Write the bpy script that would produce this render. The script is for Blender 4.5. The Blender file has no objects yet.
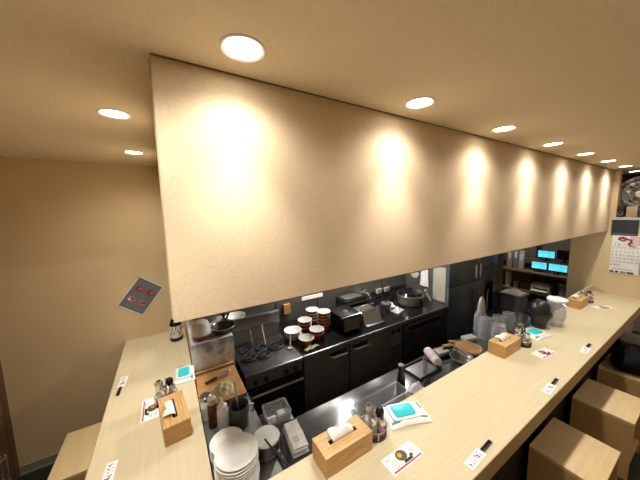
import bpy, bmesh, math, random
from mathutils import Vector, Matrix
random.seed(7)
PI = math.pi
scn = bpy.context.scene
COL = scn.collection
R = math.radians

# ------------------------------------------------------------------ camera
CAM_H = 1.969
yaw, pitch, roll = R(31.2697), R(-6.686), R(-1.1228)
fwd = Vector((math.sin(yaw)*math.cos(pitch), math.cos(yaw)*math.cos(pitch), math.sin(pitch)))
rgt = Vector((math.cos(yaw), -math.sin(yaw), 0)); upv = rgt.cross(fwd)
r2 = rgt*math.cos(roll) + upv*math.sin(roll); u2 = -rgt*math.sin(roll) + upv*math.cos(roll)
cd = bpy.data.cameras.new('camera'); cam = bpy.data.objects.new('camera', cd); COL.objects.link(cam)
m = Matrix((r2, u2, -fwd)).transposed().to_4x4(); m.translation = (0, 0, CAM_H); cam.matrix_world = m
cd.sensor_fit = 'HORIZONTAL'; cd.sensor_width = 36.0; cd.lens = 36.0*254.786/640; cd.clip_start = .02
scn.camera = cam

# ------------------------------------------------------------------ light, exposure
w = bpy.data.worlds.new('world'); scn.world = w; w.use_nodes = True
w.node_tree.nodes['Background'].inputs[0].default_value = (1, .93, .82, 1)
w.node_tree.nodes['Background'].inputs[1].default_value = .02
vs = scn.view_settings
vs.view_transform = 'Standard'; vs.look = 'None'; vs.gamma = 1; vs.use_curve_mapping = False
vs.exposure = 0.6
LAMP = (1.0, .945, .86)          # dining downlights
SPOT_W, HOOD_W, BACK_FILL_W, AISLE_FILL_W = 7.2, 16.0, 16.0, 8.0
CORE = 2.7

# ------------------------------------------------------------------ materials
def srgb(r, g, b):
    f = lambda c: c/12.92 if c <= .04045 else ((c+.055)/1.055)**2.4
    return (f(r/255), f(g/255), f(b/255), 1)
MATS = {}
def mat(name, col, rough=.5, metal=0, var=.06, scale=8, stretch=(1, 1, 1), bump=0, bscale=60, trans=0, ior=1.45,
        emit=0, coat=0, col2=None, sharp=False, alpha=1, spec=.5):
    M = bpy.data.materials.new(name); M.use_nodes = True; nt = M.node_tree; N = nt.nodes; L = nt.links
    b = N['Principled BSDF']
    tc = N.new('ShaderNodeTexCoord'); mp = N.new('ShaderNodeMapping'); mp.inputs['Scale'].default_value = stretch
    L.new(tc.outputs['Object'], mp.inputs['Vector'])
    nz = N.new('ShaderNodeTexNoise'); nz.inputs['Scale'].default_value = scale; nz.inputs['Detail'].default_value = 4
    L.new(mp.outputs[0], nz.inputs['Vector'])
    rp = N.new('ShaderNodeValToRGB')
    c2 = col2 or tuple(max(0, c*(1-var*2)) for c in col[:3])+(1,)
    lo, hi = (.42, .58) if sharp else (.3, .7)
    rp.color_ramp.elements[0].position = lo; rp.color_ramp.elements[1].position = hi
    rp.color_ramp.elements[0].color = c2; rp.color_ramp.elements[1].color = col
    L.new(nz.outputs['Fac'], rp.inputs['Fac']); L.new(rp.outputs['Color'], b.inputs['Base Color'])
    b.inputs['Roughness'].default_value = rough; b.inputs['Metallic'].default_value = metal
    b.inputs['Transmission Weight'].default_value = trans; b.inputs['IOR'].default_value = ior
    b.inputs['Coat Weight'].default_value = coat; b.inputs['Alpha'].default_value = alpha
    b.inputs['Specular IOR Level'].default_value = spec
    if bump:
        n2 = N.new('ShaderNodeTexNoise'); n2.inputs['Scale'].default_value = bscale; n2.inputs['Detail'].default_value = 3
        L.new(mp.outputs[0], n2.inputs['Vector'])
        bp = N.new('ShaderNodeBump'); bp.inputs['Strength'].default_value = bump; bp.inputs['Distance'].default_value = .003
        L.new(n2.outputs['Fac'], bp.inputs['Height']); L.new(bp.outputs[0], b.inputs['Normal'])
    if emit:
        L.new(rp.outputs['Color'], b.inputs['Emission Color']); b.inputs['Emission Strength'].default_value = emit
    MATS[name] = M
    return M
WALL = (.70, .545, .325, 1)
mat('wallpaper', WALL, .9, var=.04, scale=220, bump=.5, bscale=260, spec=.2)
mat('ceiling_paper', (.80, .68, .50, 1), .9, var=.05, scale=160, bump=.35, bscale=260, spec=.2)
mat('soffit_paper', (.70, .555, .375, 1), .85, var=.07, scale=190, bump=.3, bscale=300, spec=.25)
mat('soffit_trim', (.20, .14, .08, 1), .6)
mat('dark_brown_wall', (.06, .038, .022, 1), .7, bump=.3, bscale=30)
mat('grey_brown_wall', (.34, .31, .27, 1), .8, bump=.2)
mat('floor_dark', (.022, .022, .024, 1), .5, var=.2, scale=14, bump=.2, bscale=40)
mat('baseboard_paint', (.30, .27, .21, 1), .6)
mat('door_brown', (.16, .085, .035, 1), .5, scale=6, stretch=(20, 20, 1), var=.2)
mat('maple_long', (.60, .51, .328, 1), .42, scale=3.2, stretch=(1.2, 22, 22), var=.045, bump=.04, bscale=20, coat=.12)
mat('maple_short', (.60, .51, .328, 1), .42, scale=3.2, stretch=(22, 1.2, 22), var=.045, bump=.04, bscale=20, coat=.12)
mat('maple_edge', (.46, .31, .145, 1), .5, scale=3, stretch=(1.2, 10, 26), var=.07)
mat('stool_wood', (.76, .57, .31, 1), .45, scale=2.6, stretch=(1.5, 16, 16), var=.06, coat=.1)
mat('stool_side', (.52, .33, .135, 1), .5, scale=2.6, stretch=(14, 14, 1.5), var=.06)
mat('bamboo', (.62, .40, .17, 1), .45, scale=5, stretch=(2, 34, 34), var=.16, col2=(.40, .205, .06, 1))
mat('bamboo_cross', (.56, .33, .115, 1), .45, scale=5, stretch=(34, 2, 34), var=.16, col2=(.42, .225, .07, 1))
mat('board_wood', (.46, .23, .075, 1), .55, scale=6, stretch=(1, 9, 9), col2=(.30, .145, .045, 1))
mat('tray_wood', (.42, .24, .10, 1), .6, scale=8, col2=(.28, .15, .06, 1))
mat('black_panel', (.010, .010, .011, 1), .45, var=.1)
mat('black_plastic', (.012, .012, .013, 1), .38, var=.1)
mat('black_gloss', (.008, .008, .009, 1), .15, var=.1)
mat('black_fabric', (.006, .006, .009, 1), .85, var=.3, scale=30, bump=.3, bscale=50, spec=.2)
mat('iron', (.07, .07, .068, 1), .5, metal=.7, var=.3, bump=.2)
mat('steel', (.46, .46, .46, 1), .30, metal=1, var=.12, scale=5, stretch=(1, 30, 30))
mat('steel_worn', (.24, .245, .25, 1), .12, metal=.75, var=.2, scale=4, bump=.05, bscale=25)
mat('steel_dark', (.17, .16, .145, 1), .38, metal=.6, var=.07, scale=4)
mat('fridge_steel', (.20, .245, .33, 1), .38, metal=.7, var=.15, scale=3)
mat('guard_steel', (.22, .21, .20, 1), .45, metal=.4, var=.15, scale=5)
mat('chrome', (.86, .85, .82, 1), .18, metal=.9, var=.05)
mat('white_ceramic', (.78, .77, .73, 1), .18, var=.02, coat=.3)
mat('bowl_white', (.56, .54, .50, 1), .3, var=.06, scale=20)
mat('grey_ceramic', (.50, .48, .45, 1), .3, var=.08)
mat('red_lacquer', (.42, .045, .018, 1), .25, var=.12, coat=.3)
mat('brick_red', (.30, .05, .03, 1), .4, var=.2)
mat('white_plastic', (.78, .78, .75, 1), .35, var=.03)
mat('paper', (.82, .81, .78, 1), .8, var=.03, scale=20)
mat('tissue_paper', (.85, .84, .81, 1), .9, var=.04, scale=30)
mat('cloth_white', (.72, .70, .67, 1), .9, var=.12, scale=25, bump=.4, bscale=60)
mat('turquoise', (.02, .50, .55, 1), .35, var=.05)
mat('teal_print', (.03, .36, .34, 1), .5, var=.2, scale=40)
mat('label_red', (.56, .02, .055, 1), .6, var=.05)
mat('ink_black', (.012, .012, .014, 1), .7, var=.1)
mat('ink_grey', (.22, .22, .24, 1), .7, var=.1)
mat('ink_violet', (.30, .25, .38, 1), .7, var=.1)
mat('food_brown', (.14, .085, .03, 1), .6, var=.4, scale=120, col2=(.05, .05, .015, 1))
mat('food_green', (.07, .10, .03, 1), .6, var=.4, scale=200)
mat('egg_yolk', (.75, .30, .03, 1), .4, var=.08)
mat('meat_red', (.42, .055, .035, 1), .6, var=.35, scale=90, col2=(.20, .02, .02, 1))
mat('meat_pink', (.62, .30, .26, 1), .6, var=.3, scale=80)
mat('poster_grey', (.155, .155, .185, 1), .45, var=.06)
mat('slate_print', (.035, .042, .048, 1), .5, var=.15)
mat('snake_red', (.42, .035, .02, 1), .6, var=.2)
mat('pink_wash', (.72, .55, .58, 1), .7, var=.12, scale=25)
mat('clear_plastic', (.74, .76, .78, 1), .10, var=.02, alpha=.27, spec=.8)
mat('smoke_plastic', (.52, .54, .58, 1), .15, var=.05, alpha=.42, spec=.8)
mat('brown_glass', (.16, .06, .02, 1), .1, trans=.5, ior=1.35, var=.1)
mat('amber_sauce', (.42, .20, .02, 1), .15, var=.1, trans=.3)
mat('pepper', (.13, .10, .07, 1), .5, var=.4, scale=300)
mat('marbled_sheet', (.66, .66, .62, 1), .5, scale=9, col2=(.22, .26, .36, 1), sharp=True, bump=.1)
mat('cream_paint', (.40, .37, .30, 1), .5, var=.06)
mat('grey_plastic', (.20, .205, .215, 1), .5, var=.06)
mat('blue_grey_plastic', (.22, .25, .31, 1), .45, var=.06)
mat('grey_rim', (.52, .52, .56, 1), .5, var=.06)
mat('crate_brown', (.13, .075, .035, 1), .6, var=.15)
mat('green_cloth', (.46, .50, .24, 1), .85, var=.15, scale=40, bump=.3)
mat('noodle', (.52, .42, .22, 1), .7, var=.25, scale=70, bump=.6, bscale=80)
mat('screen_cyan', (.10, .62, .85, 1), .3, emit=1.0, var=.2, scale=9)
mat('screen_off', (.010, .011, .014, 1), .2)
mat('lamp_glow', (1, .93, .80, 1), .5, emit=14, var=0)
mat('hood_glow', (1, .95, .86, 1), .5, emit=18, var=0)
mat('white_trim', (.80, .76, .68, 1), .35, var=.03)
mat('beige_box', (.45, .36, .23, 1), .7, var=.1)
mat('shelf_wood', (.20, .115, .05, 1), .5, scale=4, stretch=(12, 1, 12), var=.2)
mat('pale_green', (.22, .25, .19, 1), .4, var=.1)

# ------------------------------------------------------------------ mesh helpers
class MB:
    def __init__(s): s.v = []; s.f = []
    def add(s, vs, fs):
        o = len(s.v); s.v += [tuple(p) for p in vs]; s.f += [tuple(i+o for i in f) for f in fs]; return s
    def box(s, x0, x1, y0, y1, z0, z1):
        return s.add([(x0,y0,z0),(x1,y0,z0),(x1,y1,z0),(x0,y1,z0),(x0,y0,z1),(x1,y0,z1),(x1,y1,z1),(x0,y1,z1)],
                     [(0,3,2,1),(4,5,6,7),(0,1,5,4),(1,2,6,5),(2,3,7,6),(3,0,4,7)])
    def lathe(s, prof, n=28, c=(0,0,0), sx=1, sy=1):
        vs = []; fs = []; k = len(prof)
        for i in range(n):
            a = 2*PI*i/n
            for r, z in prof: vs.append((c[0]+max(r, .0002)*math.cos(a)*sx, c[1]+max(r, .0002)*math.sin(a)*sy, c[2]+z))
        for i in range(n):
            j = (i+1) % n
            for q in range(k-1): fs.append((i*k+q, j*k+q, j*k+q+1, i*k+q+1))
        return s.add(vs, fs)
    def tube(s, pts, r, n=8, closed=False):
        P = [Vector(p) for p in pts]; K = len(P); vs = []; fs = []
        rr = r if hasattr(r, '__len__') else [r]*K
        for i, p in enumerate(P):
            a = P[(i-1) % K] if (closed or i > 0) else P[i]; b = P[(i+1) % K] if (closed or i < K-1) else P[i]
            t = (b-a).normalized(); ref = Vector((0,0,1)) if abs(t.z) < .9 else Vector((1,0,0))
            u = t.cross(ref).normalized(); w_ = t.cross(u)
            for j in range(n):
                g = 2*PI*j/n; vs.append(p+(u*math.cos(g)+w_*math.sin(g))*rr[i])
        for i in range(K if closed else K-1):
            i2 = (i+1) % K
            for j in range(n):
                j2 = (j+1) % n; fs.append((i*n+j, i*n+j2, i2*n+j2, i2*n+j))
        if not closed: fs.append(tuple(range(n))[::-1]); fs.append(tuple((K-1)*n+j for j in range(n)))
        return s.add(vs, fs)
    def prism(s, poly, z0, z1):
        n = len(poly)
        return s.add([(x,y,z0) for x,y in poly]+[(x,y,z1) for x,y in poly],
                     [tuple(range(n))[::-1], tuple(range(n, 2*n))]+[(i,(i+1)%n,n+(i+1)%n,n+i) for i in range(n)])
    def grid(s, fn, nu, nv, thick=0):
        vs = [fn(i/nu, j/nv) for i in range(nu+1) for j in range(nv+1)]
        fs = [(i*(nv+1)+j, (i+1)*(nv+1)+j, (i+1)*(nv+1)+j+1, i*(nv+1)+j+1) for i in range(nu) for j in range(nv)]
        return s.add(vs, fs)
    def build(s, name, mt, parent=None, bevel=0, seg=2, smooth=True, solid=0, mtx=None):
        me = bpy.data.meshes.new(name)
        vs = s.v if mtx is None else [tuple(mtx @ Vector(p)) for p in s.v]
        me.from_pydata(vs, [], s.f); me.update()
        bm = bmesh.new(); bm.from_mesh(me)
        bmesh.ops.recalc_face_normals(bm, faces=bm.faces)
        if bevel:
            ed = [e for e in bm.edges if len(e.link_faces) == 2 and e.calc_face_angle(0) > R(35)]
            bmesh.ops.bevel(bm, geom=ed, offset=bevel, segments=seg, affect='EDGES', profile=.6, clamp_overlap=True)
        if solid:
            bmesh.ops.solidify(bm, geom=bm.faces[:], thickness=solid)
        bm.to_mesh(me); bm.free()
        me.materials.append(MATS[mt])
        if smooth:
            for p in me.polygons: p.use_smooth = True
            me.set_sharp_from_angle(angle=R(38))
        o = bpy.data.objects.new(name, me); COL.objects.link(o)
        if parent: o.parent = parent
        return o
def B(*a): return MB().box(*a)
def rrect(cx, cy, w_, h, r, n=5):
    pts = []
    for (sx, sy, a0) in ((1,1,0),(-1,1,90),(-1,-1,180),(1,-1,270)):
        for i in range(n+1):
            a = R(a0+90*i/n); pts.append((cx+sx*(w_/2-r)+r*math.cos(a), cy+sy*(h/2-r)+r*math.sin(a)))
    return pts
def ring(r, z, n=32, c=(0,0)): return [(c[0]+r*math.cos(2*PI*i/n), c[1]+r*math.sin(2*PI*i/n), z) for i in range(n)]
def tag(o, label=None, cat=None, group=None, kind=None):
    for k, v_ in (('label', label), ('category', cat), ('group', group), ('kind', kind)):
        if v_: o[k] = v_
    return o
def thing(name, label, cat, loc=(0,0,0), rz=0, group=None):
    o = bpy.data.objects.new(name, None); COL.objects.link(o); o.empty_display_size = .05
    o.location = loc; o.rotation_euler = (0, 0, rz)
    return tag(o, label, cat, group)
def single(mb, name, mt, label, cat, loc=(0,0,0), rz=0, group=None, **k):
    o = mb.build(name, mt, **k); o.location = loc; o.rotation_euler = (0, 0, rz)
    return tag(o, label, cat, group)
def dup(o, loc=None, rz=None, label=None, group=None, parent=None):
    c = o.copy(); COL.objects.link(c)
    if parent: c.parent = parent
    if loc is not None: c.location = loc
    if rz is not None: c.rotation_euler = (0, 0, rz)
    if label: c['label'] = label
    if group: c['group'] = group
    for ch in [q for q in KIDS(o)]: dup(ch, parent=c)
    return c
def KIDS(o): return [q for q in list(COL.objects) if q.parent == o]
def struct(mb, name, mt, parent=None, **k):
    o = mb.build(name, mt, parent, **k)
    if not parent: o['kind'] = 'structure'
    return o

# ------------------------------------------------------------------ measures
ZC = 2.377; ZS = 1.653; YS = .824; XR = 4.64; YB = 2.693; XL = -1.09; YF = -1.5
CT = .87; YI = .917; YO = .467; CX0, CX1 = -.368, .089
WT = .78; KT = .80; KY = 1.735; KYB = 2.40

# ------------------------------------------------------------------ the room
struct(B(XL-.1, 6.2, YF-.1, YB+.1, -.1, 0), 'floor', 'floor_dark')
struct(B(XL-.1, 6.2, YF-.1, YB+.1, ZC, ZC+.1), 'ceiling', 'ceiling_paper')
struct(B(XL-.1, 6.2, YB, YB+.1, 0, ZC), 'wall_back', 'wallpaper')
struct(B(XL-.1, XL, YF-.1, YB, 0, ZC), 'wall_left', 'wallpaper')
struct(B(XL, 6.2, YF-.1, YF, 0, ZC), 'wall_front', 'wallpaper')
wr = MB().box(XR, XR+.1, .775, 1.15, 0, ZC).box(XR, XR+.1, YF, .775, 0, 1.80)
struct(wr, 'wall_right', 'wallpaper')
struct(B(XR-.012, XR+.13, YF, .772, 1.80, 1.815), 'trim_2', 'grey_rim')
struct(B(5.55, 5.65, YF, 1.15, 0, ZC), 'wall_alcove', 'dark_brown_wall')
struct(B(XR+.1, 5.55, 1.10, 1.15, 0, ZC), 'wall_alcove_side', 'dark_brown_wall')
struct(B(6.1, 6.2, 1.15, YB, 0, ZC), 'wall_office', 'grey_brown_wall')
struct(B(5.65, 6.1, 1.10, 1.15, 0, ZC), 'wall_office_side', 'grey_brown_wall')
# hanging soffit: front face over the counter, return over the short counter
sf = struct(MB().box(.001, XR, YS, YS+.05, ZS, ZC).box(.001, .05, YS+.05, YB, ZS, ZC), 'wall_soffit', 'soffit_paper')
struct(MB().box(.05, XR, YS+.004, YS+.046, ZS-.006, ZS).box(.004, .046, YS+.05, YB, ZS-.006, ZS), 'trim_1', 'soffit_trim')
struct(B(.001, XR, YS-.003, YS, ZC-.004, ZC), 'trim_3', 'soffit_trim')
struct(B(-.003, .001, YS+.03, YB, ZS, ZC), 'trim_4', 'soffit_paper')
struct(MB().box(XL, CX0, YB-.012, YB, 0, .07).box(XL, CX0, YB-.018, YB-.012, 0, .012), 'baseboard_back', 'baseboard_paint')
# kitchen splash wall (dark steel sheets) and partition beside the refrigerator
kw = struct(B(.40, 4.25, KYB+.012, KYB+.05, 0, ZC), 'wall_kitchen', 'iron')
for i in range(5):
    x0 = .41+i*.5
    B(x0, x0+.492, KYB, KYB+.012, KT, ZC-.02).build('panel', 'steel_dark', kw, bevel=.002, seg=1)
struct(B(4.05, 4.25, 1.76, KYB, 0, ZC), 'wall_partition', 'door_brown')
# door on the left wall
d = struct(B(XL-.02, XL+.001, 1.75, 2.62, 0, 2.0), 'door_1', 'door_brown')
B(XL, XL+.003, 2.62, 2.685, 0, 2.07).build('door_frame', 'door_brown', d)
B(XL, XL+.003, 1.68, 1.75, 0, 2.07).build('door_frame', 'door_brown', d)
B(XL, XL+.003, 1.75, 2.62, 2.0, 2.07).build('door_frame', 'door_brown', d)
MB().tube([(XL, 1.80, 1.0), (XL+.05, 1.80, 1.0), (XL+.05, 1.92, 1.0)], .009).build('door_handle', 'chrome', d)

# ------------------------------------------------------------------ ceiling downlights
def downlight(loc, label, group, watts=SPOT_W, beam=158):
    t = thing('ceiling_downlight', label, 'downlight', loc, 0, group)
    MB().lathe([(.046, -.001), (.053, -.004), (.057, -.002), (.057, .0)], 36).build('trim_ring', 'white_trim', t)
    MB().lathe([(0, -.0015), (.03, -.0018), (.0465, -.001)], 36).build('diffuser', 'lamp_glow', t)
    # reflector lamp: a strong narrow core and a weak wide skirt
    for nm, ang, k in (('downlight_core', 72, CORE), ('downlight_skirt', beam, 1.0)):
        ld = bpy.data.lights.new(nm, 'SPOT'); ld.energy = watts*k; ld.color = LAMP
        ld.spot_size = R(ang); ld.spot_blend = 1.0; ld.shadow_soft_size = .035
        lo = bpy.data.objects.new(nm, ld); COL.objects.link(lo); lo.parent = t; lo.location = (0, 0, -.03)
    return t
for i in range(7):
    downlight((.203+.683*i, .69, ZC), '%s round ceiling downlight along the soffit face, counted from its free corner' % ('first', 'second', 'third', 'fourth', 'fifth', 'sixth', 'seventh')[i], 'downlights along the soffit')
downlight((5.10, .735, ZC), 'round recessed downlight above the chrome fan, beyond the soffit end', None, 3.5)
for x in (-.4, 1.0, 2.4, 3.8):  # unseen lamps behind the camera, added as fill for soffit and kitchen
    downlight((x, -.80, ZC), 'added unseen fill downlight in the ceiling row over the dining aisle', 'added fill downlights over the dining aisle', AISLE_FILL_W, 170)
for y, q in ((1.37, 'middle round ceiling downlight of the row above the short counter'), (2.15, 'round ceiling downlight above the short counter, nearest the back wall'), (.59, 'round ceiling downlight above the corner where the two counters meet')):
    downlight((-.14, y, ZC), q, 'downlights above the short counter', SPOT_W*1.3)

# ------------------------------------------------------------------ dining counters
t = thing('dining_counter', 'long pale maple dining counter running under the beige soffit', 'counter', (0, 0, 0))
B(CX0, XR-.002, YO+.002, YI, CT-.04, CT).build('counter_top', 'maple_long', t, bevel=.002, seg=1)
MB().box(CX0, XR-.002, YO, YO+.002, CT-.09, CT-.0005).box(CX0, XR-.002, YO+.002, YO+.025, CT-.09, CT-.04).build('edge_band', 'maple_edge', t)
B(CX0+.1, XR-.002, .60, .64, 0, CT-.04).build('front_panel', 'black_panel', t)
struct(B(4.02, XR-.002, YI-.02, YI, CT, CT+.08), 'trim_5', 'maple_long', bevel=.002, seg=1)
t = thing('dining_counter', 'short pale maple dining counter ending at the back wall below the grey poster', 'counter', (0, 0, 0))
B(CX0+.002, CX1, YI+.001, YB-.002, CT-.04, CT).build('counter_top', 'maple_short', t, bevel=.002, seg=1)
MB().box(CX0, CX0+.002, YI+.001, YB-.002, CT-.09, CT-.0005).box(CX0+.002, CX0+.025, YI+.001, YB-.002, CT-.09, CT-.04).build('edge_band', 'maple_edge', t)
B(-.25, -.21, YI+.001, YB-.002, 0, CT-.04).build('front_panel', 'black_panel', t)

# ------------------------------------------------------------------ stools (open-fronted boxes)
def make_stool(label, loc, rz):
    t = thing('box_stool', label, 'stool', loc, rz, 'wooden box stools')
    W, D, H, q = .41, .32, .45, .02
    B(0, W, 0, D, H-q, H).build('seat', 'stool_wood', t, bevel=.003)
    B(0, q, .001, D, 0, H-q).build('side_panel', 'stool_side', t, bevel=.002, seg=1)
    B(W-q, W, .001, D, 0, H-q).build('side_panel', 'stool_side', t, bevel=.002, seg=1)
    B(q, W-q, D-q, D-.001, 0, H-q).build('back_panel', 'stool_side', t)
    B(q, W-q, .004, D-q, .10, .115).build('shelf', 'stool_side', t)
    return t
st = make_stool('wooden box stool on the dining side, with nothing on it, farther from the black bag', (1.884, .250, 0), 0)
dup(st, (2.675, .248, 0), 0, 'wooden box stool next to the stool carrying the black bag')
dup(st, (3.40, .250, 0), 0, 'wooden box stool with a black bag lying on it')
dup(st, (-.375, 1.905, 0), PI/2, 'wooden box stool standing alone at the short counter by the back wall')

# black bag on the third stool
def bag():
    t = thing('shoulder_bag', 'slumped black fabric bag on a box stool with a white paper sticking out', 'bag', (3.575, .395, .45), R(8))
    mb = MB(); nu, nv = 22, 12; vs = []; fs = []
    def P(u, v_):
        a = 2*PI*u; b = PI*v_
        rx, ry, h = .20, .135, .17
        sag = 1+.10*math.sin(3*a+1.2)*math.sin(b)+.05*math.sin(7*a+b*3)
        k = math.sin(b)**.55
        z = (1-math.cos(b))/2*h
        z *= (1+.18*math.sin(2*a+.6)*math.sin(b))
        return (rx*k*math.cos(a)*sag, ry*k*math.sin(a)*sag, z+.001)
    for i in range(nu):
        for j in range(nv+1): vs.append(P(i/nu, min(.999, max(.001, j/nv))))
    for i in range(nu):
        i2 = (i+1) % nu
        for j in range(nv): fs.append((i*(nv+1)+j, i2*(nv+1)+j, i2*(nv+1)+j+1, i*(nv+1)+j+1))
    mb.add(vs, fs).build('bag_body', 'black_fabric', t)
    MB().tube([(-.16, -.02, .11), (-.14, -.08, .165), (-.04, -.10, .185), (.08, -.07, .18), (.15, .0, .13)], .012).build('strap', 'black_fabric', t)
    MB().tube([(-.13, .03, .145), (-.05, .05, .172), (.06, .04, .175), (.13, .02, .145)], .004).build('zip', 'black_plastic', t)
    MB().grid(lambda u, v_: (.03+.11*u, -.12+.06*v_-.01*u, .150+.055*v_+.012*math.sin(3*u)), 5, 4).build('paper_slip', 'paper', t, solid=.001)
bag()
# brown unit with grey rim beyond the stools
t = thing('tray_cabinet', 'low brown box unit with a thick grey rim beside the counter end', 'cabinet', (4.13, .14, 0))
B(.012, .46, .012, .41, 0, .50).build('body', 'crate_brown', t, bevel=.003)
B(.03, .44, .03, .39, .50, .506).build('tray_floor', 'crate_brown', t)
for n_, a in (('rim', (0, .035, 0, .42, .50, .60)), ('rim', (.435, .47, 0, .42, .50, .60)), ('rim', (.035, .435, 0, .035, .50, .60)), ('rim', (.035, .435, .385, .42, .50, .60))):
    B(*a).build(n_, 'grey_rim', t, bevel=.004)
# chrome umbrella stand in the corner by the door
t = thing('umbrella_stand', 'small chrome wire umbrella stand in the corner by the brown door', 'stand', (-1.058, 2.42, 0))
MB().lathe([(0, .002), (.028, .002), (.032, .012), (.032, .03), (.028, .03), (.026, .014), (0, .012)], 20).build('base', 'chrome', t)
for z in (.18, .36): MB().tube(ring(.027, z, 20), .005, 8, True).build('hoop', 'chrome', t)
for i in range(6):
    a = 2*PI*i/6; MB().tube([(.027*math.cos(a), .027*math.sin(a), .02), (.027*math.cos(a), .027*math.sin(a), .37)], .004, 6).build('rod', 'chrome', t)

# ------------------------------------------------------------------ things on the counters
def tissue_box(loc, rz, label, tl):
    t = thing('tissue_box', label, 'tissue box', loc, rz, 'bamboo tissue boxes')
    W, D, H = .252, .116, .092
    B(-W/2, W/2, -D/2, -D/2+.008, .0, H-.008).build('side_panel', 'bamboo', t, bevel=.001, seg=1)
    B(-W/2, W/2, D/2-.008, D/2, .0, H-.008).build('side_panel', 'bamboo', t, bevel=.001, seg=1)
    B(-W/2, -W/2+.008, -D/2+.008, D/2-.008, .0, H-.008).build('end_panel', 'bamboo_cross', t)
    B(W/2-.008, W/2, -D/2+.008, D/2-.008, .0, H-.008).build('end_panel', 'bamboo_cross', t)
    # lid with a long slot: four strips
    sl, sw = .150, .022; mb = MB()
    mb.box(-W/2, W/2, -D/2, -sw/2, H-.008, H).box(-W/2, W/2, sw/2, D/2, H-.008, H)
    mb.box(-W/2, -sl/2, -sw/2, sw/2, H-.008, H).box(sl/2, W/2, -sw/2, sw/2, H-.008, H)
    mb.build('lid', 'bamboo', t)
    B(-sl/2-.005, sl/2+.005, -sw/2-.004, sw/2+.004, H-.035, H-.028).build('slot_shadow', 'black_plastic', t)  # black sheet stands in for the shade inside the slot
    def P(u, v_):   # folded sheet pulled from the slot, leaning to one side
        q = max(0, v_-.3)/.7
        x = -.055+.115*u + .010*math.sin(5*v_+2)*q
        z = H-.026 + .026*min(1, v_/.3) + (.012+.024*math.sin(PI*u*.85+.3)*.75+.006*math.sin(11*u))*math.sin(min(1, q*1.25)*PI*.72)
        y = -.004 + .050*q**1.2*(1-.55*u) + .006*math.sin(9*u+2)*q
        return (x, y, max(z, H+.002) if v_ > .31 else z)
    ts = MB().grid(P, 16, 14).build('tissue', 'tissue_paper', None, solid=.0012)
    ts.location = loc; ts.rotation_euler = (0, 0, rz); tag(ts, tl, 'tissue', 'white tissues')
    return t
tissue_box((.611, .842, CT), 0, 'bamboo tissue box on the long counter beside the folded napkins and open-topped worktop', 'white tissue pulled from the tissue box beside the folded napkins')
tissue_box((2.155, .850, CT), 0, 'bamboo tissue box on the long counter beside the clear plastic jars', 'white tissue pulled from the tissue box beside the clear jars')
tissue_box((3.805, .842, CT), 0, 'bamboo tissue box on the long counter by the low wooden upstand', 'white tissue pulled from the tissue box by the upstand')
tissue_box((-.035, 1.445, CT), R(96), 'bamboo tissue box on the short counter below the poster wall', 'white tissue pulled from the tissue box on the short counter')

def shaker(loc, label, h=.10, r=.021, body='clear_plastic', fill='pepper', cap='chrome', fillh=.6):
    t = thing('seasoning_shaker', label, 'shaker', loc, random.random(), 'seasoning bottles in the counter caddies')
    hb = h*.68
    MB().lathe([(0, 0), (r, 0), (r, hb*.8), (r*.85, hb)], 20).build('glass_body', body, t)
    MB().lathe([(0, .003), (r*.9, .003), (r*.9, hb*fillh), (0, hb*fillh)], 18).build('contents', fill, t)
    MB().lathe([(r*.88, hb-.003), (r*.96, hb), (r*.96, h*.93), (r*.7, h), (0, h)], 20).build('cap', cap, t)
    MB().lathe([(0, h), (r*.45, h), (r*.4, h+.003), (0, h+.003)], 14).build('cap_insert', 'black_plastic', t)
    return t
def caddy(loc, where, rz=0, kind=0):
    t = thing('condiment_caddy', 'round dark condiment caddy with seasoning bottles ' + where, 'caddy', loc, rz, 'condiment caddies')
    MB().lathe([(0, 0), (.056, 0), (.059, .004), (.059, .018), (.056, .018), (.054, .006), (0, .006)], 28).build('base', 'black_plastic', t)
    MB().tube(ring(.058, .045, 28), .003, 6, True).build('ring_rail', 'chrome', t)
    for a in (45, 135, 225, 315):
        c, s = .058*math.cos(R(a)), .058*math.sin(R(a))
        MB().tube([(c, s, .012), (c, s, .047)], .0025, 6).build('upright', 'chrome', t)
    MB().tube([(0, -.003, .006), (0, -.003, .12), (.012, -.003, .135), (0, -.003, .148), (-.012, -.003, .135), (0, -.003, .12)], .0022, 6).build('carry_loop', 'chrome', t)
    sp = [(-.030, -.006), (.030, -.012), (.003, .033), (-.001, -.037)]
    fills = (['pepper', 'food_brown', 'paper', 'meat_red'], ['amber_sauce', 'pepper', 'amber_sauce', 'meat_red'])[kind]
    caps = ['chrome', 'chrome', 'white_plastic', 'black_gloss']
    words = ['pepper', 'spice', 'salt', 'sauce']
    for i, (x, y) in enumerate(sp):
        c, s = math.cos(rz), math.sin(rz)
        cap = ['chrome', 'black_gloss', 'chrome', 'chrome'][i]
        hgt = [.105, .112, .125, .09][i]
        rr = .0225 if i < 3 else .016
        shaker((loc[0]+x*c-y*s, loc[1]+x*s+y*c, loc[2]+.0062), '%s seasoning bottle in the caddy %s' % (('chrome capped', 'black capped', 'tall chrome capped', 'slim short')[i], where), hgt, rr, 'clear_plastic', fills[i], cap)
caddy((.808, .846, CT), 'beside the wide wipes pack with turquoise lid', R(20), 0)
caddy((2.372, .815, CT), 'between a tissue box and the black jug', R(50), 1)
caddy((4.055, .825, CT), 'in front of the low wooden upstand', R(10), 0)
caddy((-.070, 1.66, CT), 'on the short counter beside its tissue box', R(75), 0)

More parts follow.
